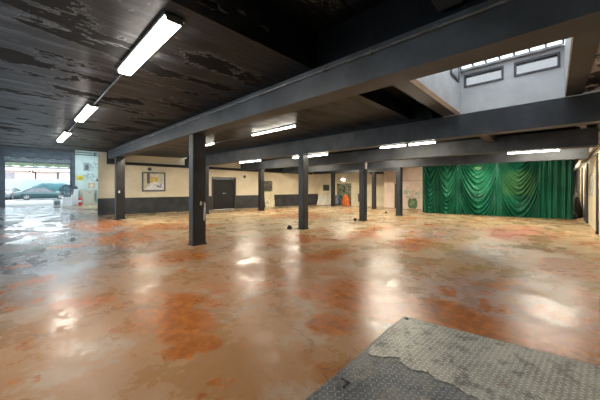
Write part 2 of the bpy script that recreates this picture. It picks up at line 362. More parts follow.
# ------------------------------------------------------------------ columns
def column(x, y, wx, wy, zt, label):
    t_ = thing('black_column', label, 'column', (x, y, 0), 0, 'black painted columns')
    part('shaft', box(0, wx, 0, wy, 0, zt, bev=.012), M['column'], t_)
    b = bmesh.new(); bx(b, -.02, wx+.02, -.02, wy+.02, 0, .03); part('base_plate', b, M['dark'], t_)
    return t_
cols = [(3.02, 6.55, .34, .25, 2.81, 'nearest black column, tallest in the photo, under the nearest roof beam'),
 (3.01, 14.1, .34, .27, 2.81, 'leftmost black column, standing in front of the framed painting wall'),
 (6.78, 6.28, .27, .24, 2.6, 'black column left of centre with a small dark object at its foot'),
 (6.78, 13.4, .27, .24, 2.6, 'black column half hidden right behind the nearest tall column'),
 (10.17, 5.89, .27, .24, 2.54, 'black column with pale worn patches at its top, right of centre'),
 (10.15, 12.9, .27, .27, 2.54, 'black column just left of the leaning pale canvas'),
 (13.22, 5.6, .28, .24, 2.43, 'rightmost black column, in front of the pink wall'),
 (15.95, 8.45, .22, .22, 2.42, 'slim black column between the two columns right of centre, before the cream wall'),
 (15.96, 11.75, .22, .25, 2.42, 'slim far black column left of the lit back doorway')]
colo = [column(*c) for c in cols]
# pale scrapes on columns are parts of their own
def patch(parent, pts, axis, off, mat):
    b = bmesh.new(); vs = []
    for (u, v) in pts: vs.append(b.verts.new((off, u, v) if axis == 'x' else (u, off, v)))
    f = b.faces.new(vs); r = bmesh.ops.extrude_face_region(b, geom=[f])
    for v in [g for g in r['geom'] if isinstance(g, bmesh.types.BMVert)]:
        if axis == 'x': v.co.x -= .003
        else: v.co.y -= .003
    bmesh.ops.recalc_face_normals(b, faces=b.faces)
    return part('paint_scrape', b, mat, parent)
M['scrape'] = plain('bare_scraped_patch', (.55, .55, .55), .7, var=.2, scale=20)
patch(colo[0], [(.27, .62), (.315, .60), (.33, .8), (.335, 1.05), (.29, 1.1), (.28, .9)], 'y', 0, M['scrape'])
patch(colo[0], [(.17, 1.02), (.22, 1.0), (.24, 1.08), (.19, 1.12)], 'y', 0, M['scrape'])
patch(colo[1], [(.09, 1.18), (.15, 1.2), (.14, 1.3), (.08, 1.28)], 'y', 0, M['scrape'])
patch(colo[4], [(.10, 2.25), (.25, 2.23), (.26, 2.45), (.22, 2.52), (.12, 2.5)], 'y', 0, M['scrape'])
patch(colo[2], [(.16, 2.3), (.25, 2.25), (.26, 2.55), (.17, 2.57)], 'y', 0, M['beam'])

# ------------------------------------------------------------------ skylight
b = bmesh.new()
y0, y1 = -.15, 1.5
def wallh(b, z0, z1):   # window wall at X=6.75 with two openings
    oy = [(-.08, .58), (.74, 1.44)]
    ys = [y0]+[v for o in oy for v in o]+[y1]
    for i in range(0, len(ys), 2): bx(b, 6.75, 6.98, ys[i], ys[i+1], 3.645, 3.93)
    bx(b, 6.75, 6.98, y0-1.1, y1+.6, 3.09, 3.645); bx(b, 6.75, 6.98, y0, y1, 3.93, z1)
wallh(b, 3.1, 4.04)
bx(b, 3.36, 6.75, 1.5, 1.6, 3.1, 4.62)
bx(b, 3.36, 3.46, y0, 1.49, 3.23, 4.62)
bx(b, 3.46, 6.75, -.15, -.135, 3.1, 4.62)
struct('wall_skylight', b, M['white'])
t = NT('frosted_bright_glass'); t.b.inputs['Transmission Weight'].default_value = 1; M['frost'] = t.out((.92, .95, 1), .5)
def clear_glass(nm='clear_glass', tint=(.93, .97, .98)):
    m = bpy.data.materials.new(nm); m.use_nodes = True; T = m.node_tree; b_ = T.nodes['Principled BSDF']
    b_.inputs['Roughness'].default_value = .05; tr = T.nodes.new('ShaderNodeBsdfTransparent'); mx_ = T.nodes.new('ShaderNodeMixShader')
    tr.inputs[0].default_value = (*tint, 1); mx_.inputs[0].default_value = .1
    T.links.new(tr.outputs[0], mx_.inputs[1]); T.links.new(b_.outputs[0], mx_.inputs[2]); T.links.new(mx_.outputs[0], T.nodes['Material Output'].inputs[0]); return m
M['glass'] = clear_glass(); M['dirty'] = clear_glass('dirty_wired_glass', (.40, .39, .385)); M['dirty2'] = clear_glass('grimy_roof_glass', (.88, .87, .86))
M['frame'] = plain('dark_grey_window_frame', (.10, .10, .11), .5)
M['bar'] = plain('grey_glazing_bar', (.38, .39, .41), .5)
for k, (a, c) in enumerate(((-.08, .58), (.74, 1.44))):
    t_ = .04; fr = ring(bmesh.new(), a, c, 3.645, 3.93, 6.73, 6.80, t_, Matrix(((0,1,0,0),(1,0,0,0),(0,0,1,0),(0,0,0,1))))
    wo = struct('window_%d' % (k+1), fr, M['frame'])
    g = part('pane', box(6.76, 6.77, a+t_, c-t_, 3.645+t_, 3.93-t_), M['dirty'], wo)
def slope(bm, ya, yb, dz, th):
    vs = [bm.verts.new(p) for y in (ya, yb) for p in ((6.74, y, 4.04+dz), (3.47, y, 4.50+dz), (3.47, y, 4.50+dz+th), (6.74, y, 4.04+dz+th))]
    for f in ((0,1,2,3), (7,6,5,4), (0,4,5,1), (1,5,6,2), (2,6,7,3), (3,7,4,0)): bm.faces.new([vs[k] for k in f])
    bmesh.ops.recalc_face_normals(bm, faces=bm.faces)
rb = bmesh.new()
for i in range(8):
    y = -.13+i*(1.5+.13-.035)/7; slope(rb, y, y+.03, 0, .05)
bx(rb, 6.66, 6.75, -.1, 1.5, 4.0, 4.045)
sr = struct('window_3', rb, M['bar'])
gb = bmesh.new(); slope(gb, -.13, 1.5, .051, .008); part('pane', gb, M['dirty2'], sr)
for k, (ya, yb, za, zb) in enumerate(added_wins):  # frames and panes of the added, unseen daylight windows
    wo = struct('window_%d' % (6+k), ring(bmesh.new(), ya, yb, za, zb, -4.36, -4.28, .08, Matrix(((0,1,0,0),(1,0,0,0),(0,0,1,0),(0,0,0,1)))), M['frame'])
    part('pane', box(-4.33, -4.32, ya+.08, yb-.08, za+.08, zb-.08), M['glass'], wo)
rb = bmesh.new()
for i in range(7): bx(rb, 0, 4.6, 19.5+i*1.24, 19.56+i*1.24, 4.7, 4.78)
rl = struct('window_5', rb, M['bar']); part('pane', box(0, 4.6, 19.5, 27, 4.78, 4.79), M['glass'], rl)  # unseen roof light added to brighten the shutter bay
# small dark side light in the left cheek of the skylight
fr = ring(bmesh.new(), 5.9, 6.5, 3.72, 4.03, 1.47, 1.49, .05)
wo = struct('window_4', fr, M['frame']); part('pane', box(5.95, 6.45, 1.478, 1.488, 3.77, 3.98), M['bar'], wo)

# ------------------------------------------------------------------ lights
def fixture(x, y0, y1, z, w, label, hh=.03, dh=.035, group='fluorescent ceiling lights'):
    t_ = thing('fluorescent_light', label, 'ceiling light', (x, y0, z), 0, group); L = y1-y0
    part('housing', box(-w*.5-.025, w*.5+.025, 0, L, dh, dh+hh, bev=.006), M['house'], t_)
    b = bmesh.new(); prism(b, [(-w/2, dh), (-w*.46, .006), (-w*.40, 0), (w*.40, 0), (w*.46, .006), (w/2, dh)], 0.02, L-.02, Matrix(((1,0,0,0),(0,0,1,0),(0,1,0,0),(0,0,0,1))))
    bmesh.ops.recalc_face_normals(b, faces=b.faces)
    part('diffuser', b, M['tube'] if w > .1 and x < 3 else M['tube2'] if w < .1 else M['fill_tube'], t_)
    for ya, yb in ((0, .02), (L-.02, L)): part('end_cap', box(-w/2-.003, w/2+.003, ya, yb, -.003, dh+.01), M['house'], t_)
    return t_
def rods(t_, pts, dz):
    for y in pts: part('suspension_rod', tube(bmesh.new(), [(0, y, .07), (0, y, dz)], .006, 6), M['condd'], t_)
fixture(1.09, 2.77, 4.62, 3.15, .16, 'nearest and largest fluorescent light, upper left on the flaking ceiling')
fixture(1.09, 6.95, 8.85, 3.15, .16, 'second fluorescent light in the left row, between the largest and the smallest')
fixture(1.09, 11.0, 13.4, 3.15, .16, 'farthest small fluorescent light of the left row, towards the shutter opening')
fixture(5.12, 5.0, 6.95, 3.09, .03, 'fluorescent tube in the second bay on the shiny scuffed ceiling, seen above the middle columns')
fixture(5.12, 9.3, 10.9, 3.09, .03, 'fluorescent tube seen just right of the top of the nearest tall column')
for a, c, x, z, lb in ((2.05, 2.72, 6.9, 2.535, 'shorter right tube of the pair under the skylight beam'),
      (2.76, 3.5, 6.9, 2.535, 'left tube of the pair under the skylight beam, above the columns right of centre'),
      (5.45, 7.12, 7.10, 2.535, 'fluorescent tube passing behind the top of the column left of centre'),
      (8.75, 10.3, 6.9, 2.535, 'fluorescent tube between the dark double door and the small dark square picture'),
      (-.12, 1.05, 10.3, 2.475, 'fluorescent tube above the right half of the green curtain')):
    fixture(x, a, c, z, .03, lb)
for (x, a, c, z, lb) in ((12.0, 5.2, 6.6, 2.88, 'added fluorescent fill light in the bay before the curtain, behind the roof beams'), (14.7, 9.2, 10.8, 2.83, 'added fluorescent fill light near the cream back wall, behind the roof beams'),
     (11.8, 10.6, 12.4, 2.88, 'added fluorescent fill light in the bay near the small pictures, behind the roof beams'), 
     (14.6, 1.2, 2.9, 2.83, 'added fluorescent fill light directly before the green curtain, behind the beam'), (-2.2, 3.2, 5.1, 3.12, 'added fluorescent fill light out of view on the left of the first bay'),(14.7, 6.2, 7.4, 2.87, 'added fluorescent fill light before the pink wall, behind the roof beams'), (12.2, -.7, 1.0, 2.88, 'added fluorescent fill light near the right-hand wall, behind the beam before the curtain'), (3.6, 11.2, 13.2, 3.09, 'added fluorescent fill light tucked behind the nearest roof beam before the framed painting'), (8.6, 11.0, 13.0, 2.95, 'added fluorescent fill light before the double door wall, between two roof beams'), (8.6, 3.0, 4.8, 2.95, 'added fluorescent fill light behind the skylight beam'),):
    fixture(x, a, c, z, .16, lb)  # unseen fixtures added as fill for the bays, walls and curtain
af = fixture(18.2, -.15, 1.8, 2.7, .16, 'added fluorescent fill light along the narrow aisle beyond the curtain'); af.rotation_euler = (0, 0, -math.pi/2)  # unseen fixture added to brighten the aisle
def conduit(pts, r, mat, label, clips=None, name='conduit'):
    t_ = thing(name, label, 'pipe' if name == 'pipe' else 'conduit', pts[0]); o = Vector(pts[0])
    part('run', tube(bmesh.new(), [Vector(p)-o for p in pts], r, 8), mat, t_, True)
    if clips:
        p0, p1 = Vector(pts[0])-o, Vector(pts[-1])-o; n = clips
        for k in range(n):
            q = p0.lerp(p1, (k+.5)/n); part('saddle_clip', box(q.x-r*1.5, q.x+r*1.6, q.y-.018, q.y+.018, q.z-r*1.6, q.z+r*1.6), M['house'], t_)
    return t_
conduit([(2.975, -.95, 3.14), (2.975, 15.2, 3.12)], .014, M['cond'], 'thin cable conduit clipped along the top of the nearest roof beam', 22)
conduit([(1.09, 4.66, 3.19), (1.09, 6.93, 3.19)], .016, M['cond'], 'grey conduit joining the largest and second ceiling lights')
conduit([(1.09, 8.9, 3.19), (1.09, 10.97, 3.19)], .016, M['cond'], 'grey conduit joining the second and third ceiling lights')
conduit([(1.09, 13.45, 3.19), (1.09, 16.2, 3.19)], .016, M['condd'], 'dark conduit beyond the farthest light of the left row')
conduit([(5.12, 6.98, 3.12), (5.12, 9.28, 3.12)], .014, M['cond'], 'thin conduit between the two tubes of the second bay')
conduit([(10.3, -.8, 2.52), (10.3, -.13, 2.52)], .016, M['cond'], 'thin conduit from the last tube to the right wall')
conduit([(-3.9, 16.36, 3.1), (2.7, 16.36, 3.1)], .02, M['cond'], 'pale conduit along the ceiling edge before the higher shutter bay')
conduit([(8.5, -.9, 2.83), (12.6, -.9, 2.73), (15.2, -.9, 2.66), (20.0, -.88, 2.52), (25.5, -.88, 2.45)], .075, plain('grey_lagged_pipe', (.42, .42, .40), .6, var=.25, scale=9, bump=.5), 'thick pale lagged pipe along the top of the right-hand wall', None, 'pipe')
conduit([(8.5, -.955, 2.62), (25.5, -.955, 2.32)], .02, M['cond'], 'thin grey pipe just under the thick lagged pipe on the right wall', None, 'pipe')
# black cable ledge along the cream wall
b = bmesh.new()
pr_ = [(-.16, 0), (-.16, .13), (0, .16), (0, 0)]
a0 = [MW @ Vector((.45, d, 2.64+z)) for d, z in pr_]; a1 = [MW @ Vector((13.6, d, 2.41+z)) for d, z in pr_]
va = [b.verts.new(p) for p in a0]; vb = [b.verts.new(p) for p in a1]
b.faces.new(va[::-1]); b.faces.new(vb)
for i in range(4): b.faces.new((va[i], va[(i+1) % 4], vb[(i+1) % 4], vb[i]))
bmesh.ops.recalc_face_normals(b, faces=b.faces)
tag(part('cable_tray', b, M['dark']), 'long black cable tray running along the top of the cream wall', 'cable tray')
b = bmesh.new(); bx(b, .38, .95, -.9, -.17, 2.62, 3.22, MW)
tag(part('ceiling_duct', b, M['dark']), 'black boxed duct under the ceiling behind the leftmost column', 'duct')

# ------------------------------------------------------------------ left wall: double door, pictures
M['door'] = black_mat('worn_black_door_paint', (.006, .0055, .005), .6, .4, (.10, .08, .06))
dt = thing('double_door', 'wide black double door in the cream wall beside the nearest column', 'door', MW @ Vector((ds0, 0, 0)), math.atan2(WD.y, WD.x))
W_ = ds1-ds0
b = bmesh.new(); prism(b, [(0, 0), (.09, 0), (.09, 1.96), (W_-.09, 1.96), (W_-.09, 0), (W_, 0), (W_, 2.06), (0, 2.06)], -.04, .12, Matrix(((1,0,0,0),(0,0,1,0),(0,1,0,0),(0,0,0,1)))); bmesh.ops.recalc_face_normals(b, faces=b.faces); part('door_frame', b, plain('brown_black_frame', (.06, .05, .04), .5), dt)
for k in (0, 1):
    x0 = .09+k*(W_-.18)/2; x1 = x0+(W_-.18)/2-.006
    b = bmesh.new(); bx(b, x0, x1, .03, .07, .01, 1.955)
    for z0, z1 in ((.15, .85), (1.0, 1.8)):
        bx(b, x0+.1, x1-.1, .018, .03, z0, z0+.03); bx(b, x0+.1, x1-.1, .018, .03, z1-.03, z1); bx(b, x0+.1, x0+.13, .018, .03, z0, z1); bx(b, x1-.13, x1-.1, .018, .03, z0, z1)
    lf = part('door_leaf', b, M['door'], dt)
    hx = x1-.06 if k == 0 else x0+.06
    b = bmesh.new(); lathe(b, [(.0, 0), (.02, 0), (.015, .03), (.032, .045), (.03, .07), (.0, .075)], (0, 0, 0), 12, Matrix.Translation((hx, .03, 1.02)) @ Matrix.Rotation(math.radians(90), 4, 'X'))
    hd = part('door_knob', b, M['scrape'], lf); hd['label'] = 'pale round door knob'
def picture(name, Mx, s0, s1, z0, z1, label, artmat, fw=.06, depth=.05, matt=None, frame=None):
    t_ = thing(name, label, 'picture', Mx @ Vector(((s0+s1)/2, 0, z0)), math.atan2(Mx[1][0], Mx[0][0])); w_ = (s1-s0)/2; h_ = z1-z0
    b = ring(bmesh.new(), -w_, w_, 0, h_, -depth, -.002, fw)
    part('frame', b, frame or M['frame'], t_)
    part('canvas', box(-w_+fw, w_-fw, -.03, -.004, fw, h_-fw), artmat, t_)
    return t_
pic = picture('framed_picture', MW, 1.93, 3.09, 1.2, 2.27, 'large dark framed painting of a pale street with yellow light, on the cream wall', plain('painting_cream_ground', (.62, .58, .42), .5, var=.1, scale=5), .07, .08)
def art(parent, name, poly, col, d):
    o = part(name, prism(bmesh.new(), poly, 0, .002, Matrix(((1,0,0,0),(0,0,-1,d),(0,1,0,0),(0,0,0,1)))), plain('art_'+name, col, .5, var=.15, scale=12), parent)
    bm_ = bmesh.new(); bm_.from_mesh(o.data); bmesh.ops.recalc_face_normals(bm_, faces=bm_.faces); bm_.to_mesh(o.data); bm_.free(); return o
art(pic, 'painted_road', [(-.44, .08), (.50, .08), (.50, .40), (.10, .52), (-.12, .50)], (.80, .77, .78), -.031)
art(pic, 'painted_house', [(-.34, .44), (-.20, .46), (-.20, .99), (-.34, .99)], (.13, .09, .13), -.033)
art(pic, 'painted_glow', [(-.20, .48), (.02, .50), (.14, .52), (.20, .72), (.10, .84), (-.16, .82)], (.72, .50, .12), -.032)
art(pic, 'painted_sky', [(-.16, .82), (.14, .78), (.26, .96), (-.16, .98)], (.85, .72, .52), -.034)
art(pic, 'painted_sun', [(.0, .5), (.05, .5), (.06, .66), (.0, .66)], (.98, .85, .35), -.0335)
art(pic, 'painted_cart', [(.14, .25), (.36, .2), (.4, .44), (.34, .42), (.32, .28), (.16, .36)], (.16, .17, .22), -.034)
ab = NT('dark_abstract_painting'); n_ = ab.noise(ab.obj(), 4, 5, .6, 1.5); DARKART = ab.out(ab.mix(ab.step(n_, .42, .6), (.04, .035, .03), (.20, .17, .11)), .5)
picture('dark_picture', MW, 9.30, 10.04, 1.08, 1.86, 'small dark square picture hung above the leaning pale canvas', DARKART, .04, .04)
picture('dark_picture', MW, 12.42, 12.95, 1.12, 1.82, 'dark picture mostly hidden behind the column left of centre', DARKART, .04, .04)
# canvas leaning at the foot of the wall
lc = NT('pale_sketched_canvas'); n_ = lc.noise(lc.obj(), 5, 5, .6, 1.2); LEAN = lc.out(lc.mix(lc.step(n_, .5, .58), (.70, .62, .42), (.42, .36, .22)), .6)
t_ = thing('leaning_canvas', 'tall pale sketched canvas leaning on the dark dado beside a column', 'painting', MW @ Vector((9.72, -.36, 0)), math.atan2(WD.y, WD.x))
Rl = Matrix.Rotation(math.radians(-11), 4, 'X')
part('canvas', box(-.40, .36, -.02, .01, .0, 1.13, Rl), LEAN, t_); b = bmesh.new()
ring(b, -.4, .36, 0, 1.13, .012, .035, .04, Rl)
part('stretcher_frame', b, plain('raw_wood_stretcher', (.45, .33, .2), .6), t_)
for s_, z_, lb in ((2.3, 2.44, 'small dark sensor above the framed painting'), (7.93, 2.13, 'small dark sensor on the cream wall right of the double door')):
    b = bmesh.new(); lathe(b, [(.10, 0), (.10, .03), (.05, .06)], (0, 0, 0), 14, MW @ Matrix.Translation((s_, 0, z_)) @ Matrix.Rotation(math.radians(90), 4, 'X')); tag(part('wall_sensor', b, M['frame']), lb, 'sensor')

# ------------------------------------------------------------------ far end
picture('small_picture', MF, .42, .92, 1.12, 1.60, 'small dark picture above the leaning white boards in the far corner', DARKART, .05, .04)
WB = NT('white_smudged_board'); n_ = WB.noise(WB.obj(), 6, 6, .65, 1); WBm = WB.out(WB.mix(WB.step(n_, .52, .62), (.80, .74, .60), (.50, .44, .36)), .6)
for k, (s_, wd, hh_, tl, off, lb) in enumerate(((.45, .95, .82, -16, -.34, 'wide white smudged board leaning in the far left corner'), (1.08, .5, .95, -13, -.28, 'narrow white board leaning just left of the far doorway'))):
    t_ = thing('leaning_board', lb, 'board', MF @ Vector((s_, off, 0)), math.atan2(FD.y, FD.x), 'white boards in the far corner')
    Rl = Matrix.Rotation(math.radians(tl), 4, 'X')
    b = bmesh.new(); prism(b, [(-wd/2, 0), (wd/2, 0), (wd*.42, hh_*.7), (wd*.3, hh_), (-wd*.34, hh_*.97), (-wd*.42, hh_*.6)], -.015, .015, Rl @ Matrix(((1,0,0,0),(0,0,1,0),(0,1,0,0),(0,0,0,1))))
    bmesh.ops.recalc_face_normals(b, faces=b.faces); part('panel', b, WBm, t_)
# doorway panel with painted colours and an orange sack
gf = NT('graffiti_panel_paint'); n1 = gf.noise(gf.obj(), 2.6, 5, .6, 1.6); n2 = gf.noise(gf.vadd(gf.obj(), (4., 1., 3.)), 3.4, 5, .6, 1.4)
gc = gf.mix(gf.step(n1, .44, .54), (.05, .05, .03), (.26, .27, .15)); gc = gf.mix(gf.step(n2, .56, .62), gc, (.20, .26, .36)); M['graf'] = gf.out(gc, .6)
b = bmesh.new(); bx(b, fdo[0]+.02, fdo[1]-.02, .12, .16, .0, 1.70, MF)
gd = part('painted_door_panel', b, M['graf']); tag(gd, 'mottled green and grey painted door panel in the far lit doorway', 'door')
b = bmesh.new()
for a in ((fdo[0]-.06, fdo[0], 0, 1.78), (fdo[1], fdo[1]+.06, 0, 1.78), (fdo[0]-.06, fdo[1]+.06, 1.72, 1.79)): bx(b, a[0], a[1], -.02, .0, a[2], a[3], MF)
struct('trim_3', b, M['cream'])
b = bmesh.new(); lathe(b, [(.0, 0), (.27, 0), (.33, .1), (.31, .35), (.24, .6), (.15, .78), (.05, .84), (0, .84)], (0, 0, 0), 16)
for v in b.verts: v.co.x += .03*math.sin(v.co.z*14+v.co.y*9); v.co.y = v.co.y*.4
sk = part('orange_sack', b, plain('orange_cloth', (.75, .16, .03), .7, var=.2, scale=5, bump=.4), None, True)
p_ = MF @ Vector((2.3, -.2, 0)); sk.location = p_; sk.rotation_euler = (0, 0, math.atan2(FD.y, FD.x)); tag(sk, 'bright orange sack standing before the painted door panel', 'sack')
b = bmesh.new(); lathe(b, [(.0, 0), (.16, 0), (.2, .25), (.15, .6), (.12, .75), (0, .8)], (0, 0, 0), 14)
sk = part('grey_bag', b, plain('blue_grey_cloth', (.14, .17, .22), .7, var=.2), None, True); sk.location = MF @ Vector((1.6, -.25, 0)); tag(sk, 'blue-grey bag standing at the left side of the far doorway', 'bag')
t_ = thing('wall_lamp', 'small glowing oval bulkhead lamp above the far doorway', 'lamp', MF @ Vector((2.05, -.002, 1.93)), math.atan2(FD.y, FD.x))
part('lamp_base', box(-.2, .2, -.03, 0, 0, .14, bev=.01), M['house'], t_)
b = bmesh.new(); bmesh.ops.create_uvsphere(b, u_segments=16, v_segments=8, radius=1, matrix=Matrix.Translation((0, -.035, .07)) @ Matrix.Diagonal((.18, .05, .06, 1))); part('lamp_glass', b, emis('lamp_glow', (1, .95, .82), 8), t_, True)
# fire extinguisher pair / bracket on the far wall, right of the doorway
b = bmesh.new()
for k, z in ((0, .36), (1, .62)): lathe(b, [(.0, 0), (.13, 0), (.14, .05), (.12, .17), (.0, .19)], (0, 0, 0), 12, MF @ Matrix.Translation((3.35, -.15, z)))
bx(b, 3.2, 3.5, -.03, -.001, .3, .9, MF)
tag(part('wall_bracket', b, plain('dark_brown_metal', (.12, .09, .07), .5)), 'small dark bracket with two pots on the far cream wall', 'bracket')
b = bmesh.new(); bx(b, 4.1, 5.2, -.12, 0, 2.4, 2.65, MF); tag(part('shutter_box', b, M['dark']), 'black box over the far cream wall beside the slim column', 'box')
# mural of flowers in a green vase
mt = thing('vase_mural', 'painted mural of pale flowers in a green vase on the pink wall', 'mural', (17.849, 6.75, 0), -math.pi/2)
def mur(parent, name, poly, col, d):
    o = art(parent, name, poly, col, d); return o
mur(mt, 'painted_vase', [(-.2, .02), (.2, .02), (.3, .16), (.3, .5), (.24, .64), (.26, .7), (-.26, .7), (-.24, .64), (-.3, .5), (-.3, .16)], (.10, .17, .07), -.003)
mur(mt, 'painted_leaf', [(-.2, .2), (-.02, .26), (.16, .45), (.0, .58), (-.12, .42)], (.25, .32, .12), -.006)
for i in range(20):
    a = i*2.4; r = .08+.022*i; cx, cz = r*math.cos(a)*.95, 1.08+r*math.sin(a)*.75; rr = .12+.02*(i % 3)
    mur(mt, 'painted_flower', [(cx+rr*(1+.25*math.cos(5*q))*math.cos(q), cz+rr*(1+.25*math.cos(5*q))*math.sin(q)) for q in [2*math.pi*k/20 for k in range(20)]],
        [(.80, .70, .52), (.52, .54, .38), (.72, .66, .55), (.80, .55, .42)][i % 4], -.004-.0022*(i+1))
mur(mt, 'painted_shadow', [(-.5, .74), (.5, .74), (.42, .80), (-.42, .80)], (.30, .32, .18), -.0025)
mur(mt, 'painted_line', [(-.95, 1.86), (1.0, 1.86), (1.0, 1.89), (-.95, 1.89)], (.60, .28, .22), -.0025)

# ------------------------------------------------------------------ small black things on the floor
for (x, y, k, lb) in ((6.55, 6.72, 1, 'small black lump on the floor left of the column left of centre'), (10.05, 6.25, .9, 'small black lump at the foot of the worn-topped column'), (13.9, 6.7, .8, 'small black lump on the floor left of the rightmost column')):
    b = bmesh.new(); lathe(b, [(.0, 0), (.07, 0), (.085, .04), (.06, .1), (.03, .13), (0, .13)], (0, 0, 0), 10)
    for v in b.verts: v.co += Vector((random.uniform(-.01, .01), random.uniform(-.01, .01), 0 if v.co.z < .001 else random.uniform(-.008, .01)))*k
    o = part('door_stop', b, M['dark'], None, True); o.location = (x, y, 0); o.scale = (k, k, k); tag(o, lb, 'weight', 'small black floor weights')

# ------------------------------------------------------------------ green curtains
def velvet(name, patches):
    t = NT(name); p = t.obj(); n = t.noise(p, 1.2, 4, .5)
    c = t.mix(t.step(n, .35, .65), (.0, .085, .042), (.002, .125, .062))
    s = t.sep(p)
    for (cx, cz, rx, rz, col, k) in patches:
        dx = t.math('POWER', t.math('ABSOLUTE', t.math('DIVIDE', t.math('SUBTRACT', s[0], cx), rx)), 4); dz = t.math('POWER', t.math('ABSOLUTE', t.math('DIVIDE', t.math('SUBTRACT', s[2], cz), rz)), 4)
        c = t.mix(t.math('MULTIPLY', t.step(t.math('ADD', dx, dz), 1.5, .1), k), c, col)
    t.b.inputs['Sheen Weight'].default_value = .1; t.b.inputs['Sheen Roughness'].default_value = .4; t.b.inputs['Sheen Tint'].default_value = (.2, .8, .5, 1)
    return t.out(c, .42, 0, .4)
P0 = Vector((15.72, 5.35, 0)); P1 = Vector((17.1, -.62, 0)); CD = (P1-P0).normalized(); CL = (P1-P0).length
ang = math.atan2(CD.y, CD.x)
def curtain(u0, u1, swags, H, label, seed, patches=(), off=0.0, nx=None):
    """swags: list of (centre u, half width, sag); everything else hangs straight"""
    rnd = random.Random(seed); nx = nx or int((u1-u0)/.014); nz = 150; b = bmesh.new()
    ph = [rnd.uniform(0, 6.28) for _ in range(8)]; rows = []
    def disp(u, z):
        y = .04*math.sin(u*31+ph[0]+.5*math.sin(z*1.3+ph[1])+1.3*math.sin(u*5+ph[4]))+.022*math.sin(u*67+ph[2]+.8*math.sin(z*2+ph[3])); wv = 1.0; add = 0
        for (cu, hw, sag) in swags:
            s = (u-cu)/hw
            if abs(s) < 1:
                en = (1-s*s)**.45; g = z-sag*(abs(s)**1.75)+.04*math.sin(3*s+ph[4])
                lam = .27+.03*math.sin(g*2+ph[5]); fo = math.sin(6.283*g/lam+.6*math.sin(2.2*s+ph[6])+ph[7])
                fo2 = math.sin(6.283*g/.118+ph[1]+1.3*s)
                add += en*(.105*fo*(.75+.25*math.sin(g*5+ph[2]))+.026*fo2)-.16*en*math.exp(-((z-.55)/.6)**2)-.05*en; wv = min(wv, 1-.9*en)
        return (y*wv+add)*min(1, .25+max(0, min(u-u0, u1-u))/.12)
    for j in range(nz+1):
        z = H*j/nz; row = []
        for i in range(nx+1):
            u = u0+(u1-u0)*i/nx
            y = disp(u, z)
            zz = z + (.018*math.sin(u*9+ph[3]) if j == 0 else 0)
            row.append(b.verts.new((u, -y*-1, max(zz, .004))))
        rows.append(row)
    for j in range(nz):
        for i in range(nx): b.faces.new((rows[j][i], rows[j][i+1], rows[j+1][i+1], rows[j+1][i]))
    o = part('draped_curtain', b, velvet('green_satin_%d' % seed, patches), None, True)
    md = o.modifiers.new('cloth thickness', 'SOLIDIFY'); md.thickness = .006
    o.location = P0+Vector((CD.y, -CD.x, 0))*off*-1; o.rotation_euler = (0, 0, ang)
    tag(o, label, 'curtain', 'green curtains hung across the hall'); return o
SKY = (.0, .0, .0)
pale = (.30, .42, .16); lime = (.10, .33, .12)
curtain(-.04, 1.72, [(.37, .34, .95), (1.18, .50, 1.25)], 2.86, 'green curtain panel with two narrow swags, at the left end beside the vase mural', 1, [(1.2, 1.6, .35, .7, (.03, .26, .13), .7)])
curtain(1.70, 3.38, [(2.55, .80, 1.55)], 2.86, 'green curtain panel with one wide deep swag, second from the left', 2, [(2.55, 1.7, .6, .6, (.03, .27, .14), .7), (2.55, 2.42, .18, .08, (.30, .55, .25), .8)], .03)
curtain(3.36, 5.0, [(4.18, .82, 1.75)], 2.86, 'green curtain panel with a big swag and a pale olive square of painted backlight', 3, [(4.16, 1.62, .62, .62, (.09, .23, .075), .6)], 0)  # olive square: backlight through the cloth, put into its colour
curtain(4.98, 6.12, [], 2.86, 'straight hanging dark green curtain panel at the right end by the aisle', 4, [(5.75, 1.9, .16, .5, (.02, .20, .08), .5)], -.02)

# ------------------------------------------------------------------ right-hand wall
for (x, wd, lb) in ((12.4, .2, 'nearest dark post on the right-hand wall at the photo edge'), (15.9, 1.2, 'wide dark post on the right-hand wall where the aisle begins'), (18.6, .7, 'dark post just inside the aisle beside the curtain'), (20.6, .6, 'dark post in the middle of the aisle wall'), (22.8, .9, 'farthest dark post of the aisle wall')):
    t_ = thing('wall_post', lb, 'post', (x, -1.0, 0), 0, 'dark posts on the right wall')
    part('shaft', box(0, wd, .002, .05, 0, 2.58-.3*(x+wd-8.5)/17), M['wains'], t_); part('base_plate', box(-.03, wd+.03, .002, .06, 0, .08), M['dark'], t_)
t_ = thing('notice_board', 'tall narrow framed notice on the right-hand wall', 'notice', (14.62, -1.0, 1.15)); b = bmesh.new()
ring(b, -.5, .5, 0, .75, .002, .04, .05); part('frame', b, M['bar'], t_)
part('sheet', box(-.45, .45, .002, .02, .05, .7), plain('dull_yellow_paper', (.48, .42, .26), .6), t_)
b = bmesh.new(); lathe(b, [(.0, 0), (.34, 0), (.38, .3), (.3, .6), (.22, .95), (.1, 1.15), (0, 1.2)], (0, 0, 0), 18)
for v in b.verts: a_ = math.atan2(v.co.y, v.co.x); k_ = 1+.12*math.sin(5*a_)+.05*math.sin(9*a_+v.co.z*3); v.co.x *= k_; v.co.y *= k_*.45
o = part('draped_bundle', b, M['dark'], None, True); o.location = (18.3, -.77, 0); tag(o, 'tall black draped bundle in the aisle at the curtain edge', 'bundle')
b = bmesh.new(); lathe(b, [(.0, 0), (.13, 0), (.16, .06), (.15, .2), (.08, .27), (0, .28)], (0, 0, 0), 14)
o = part('black_sack', b, M['dark'], None, True); o.location = (17.5, -.62, 0); tag(o, 'low black sack on the floor at the foot of the wide dark post', 'sack')

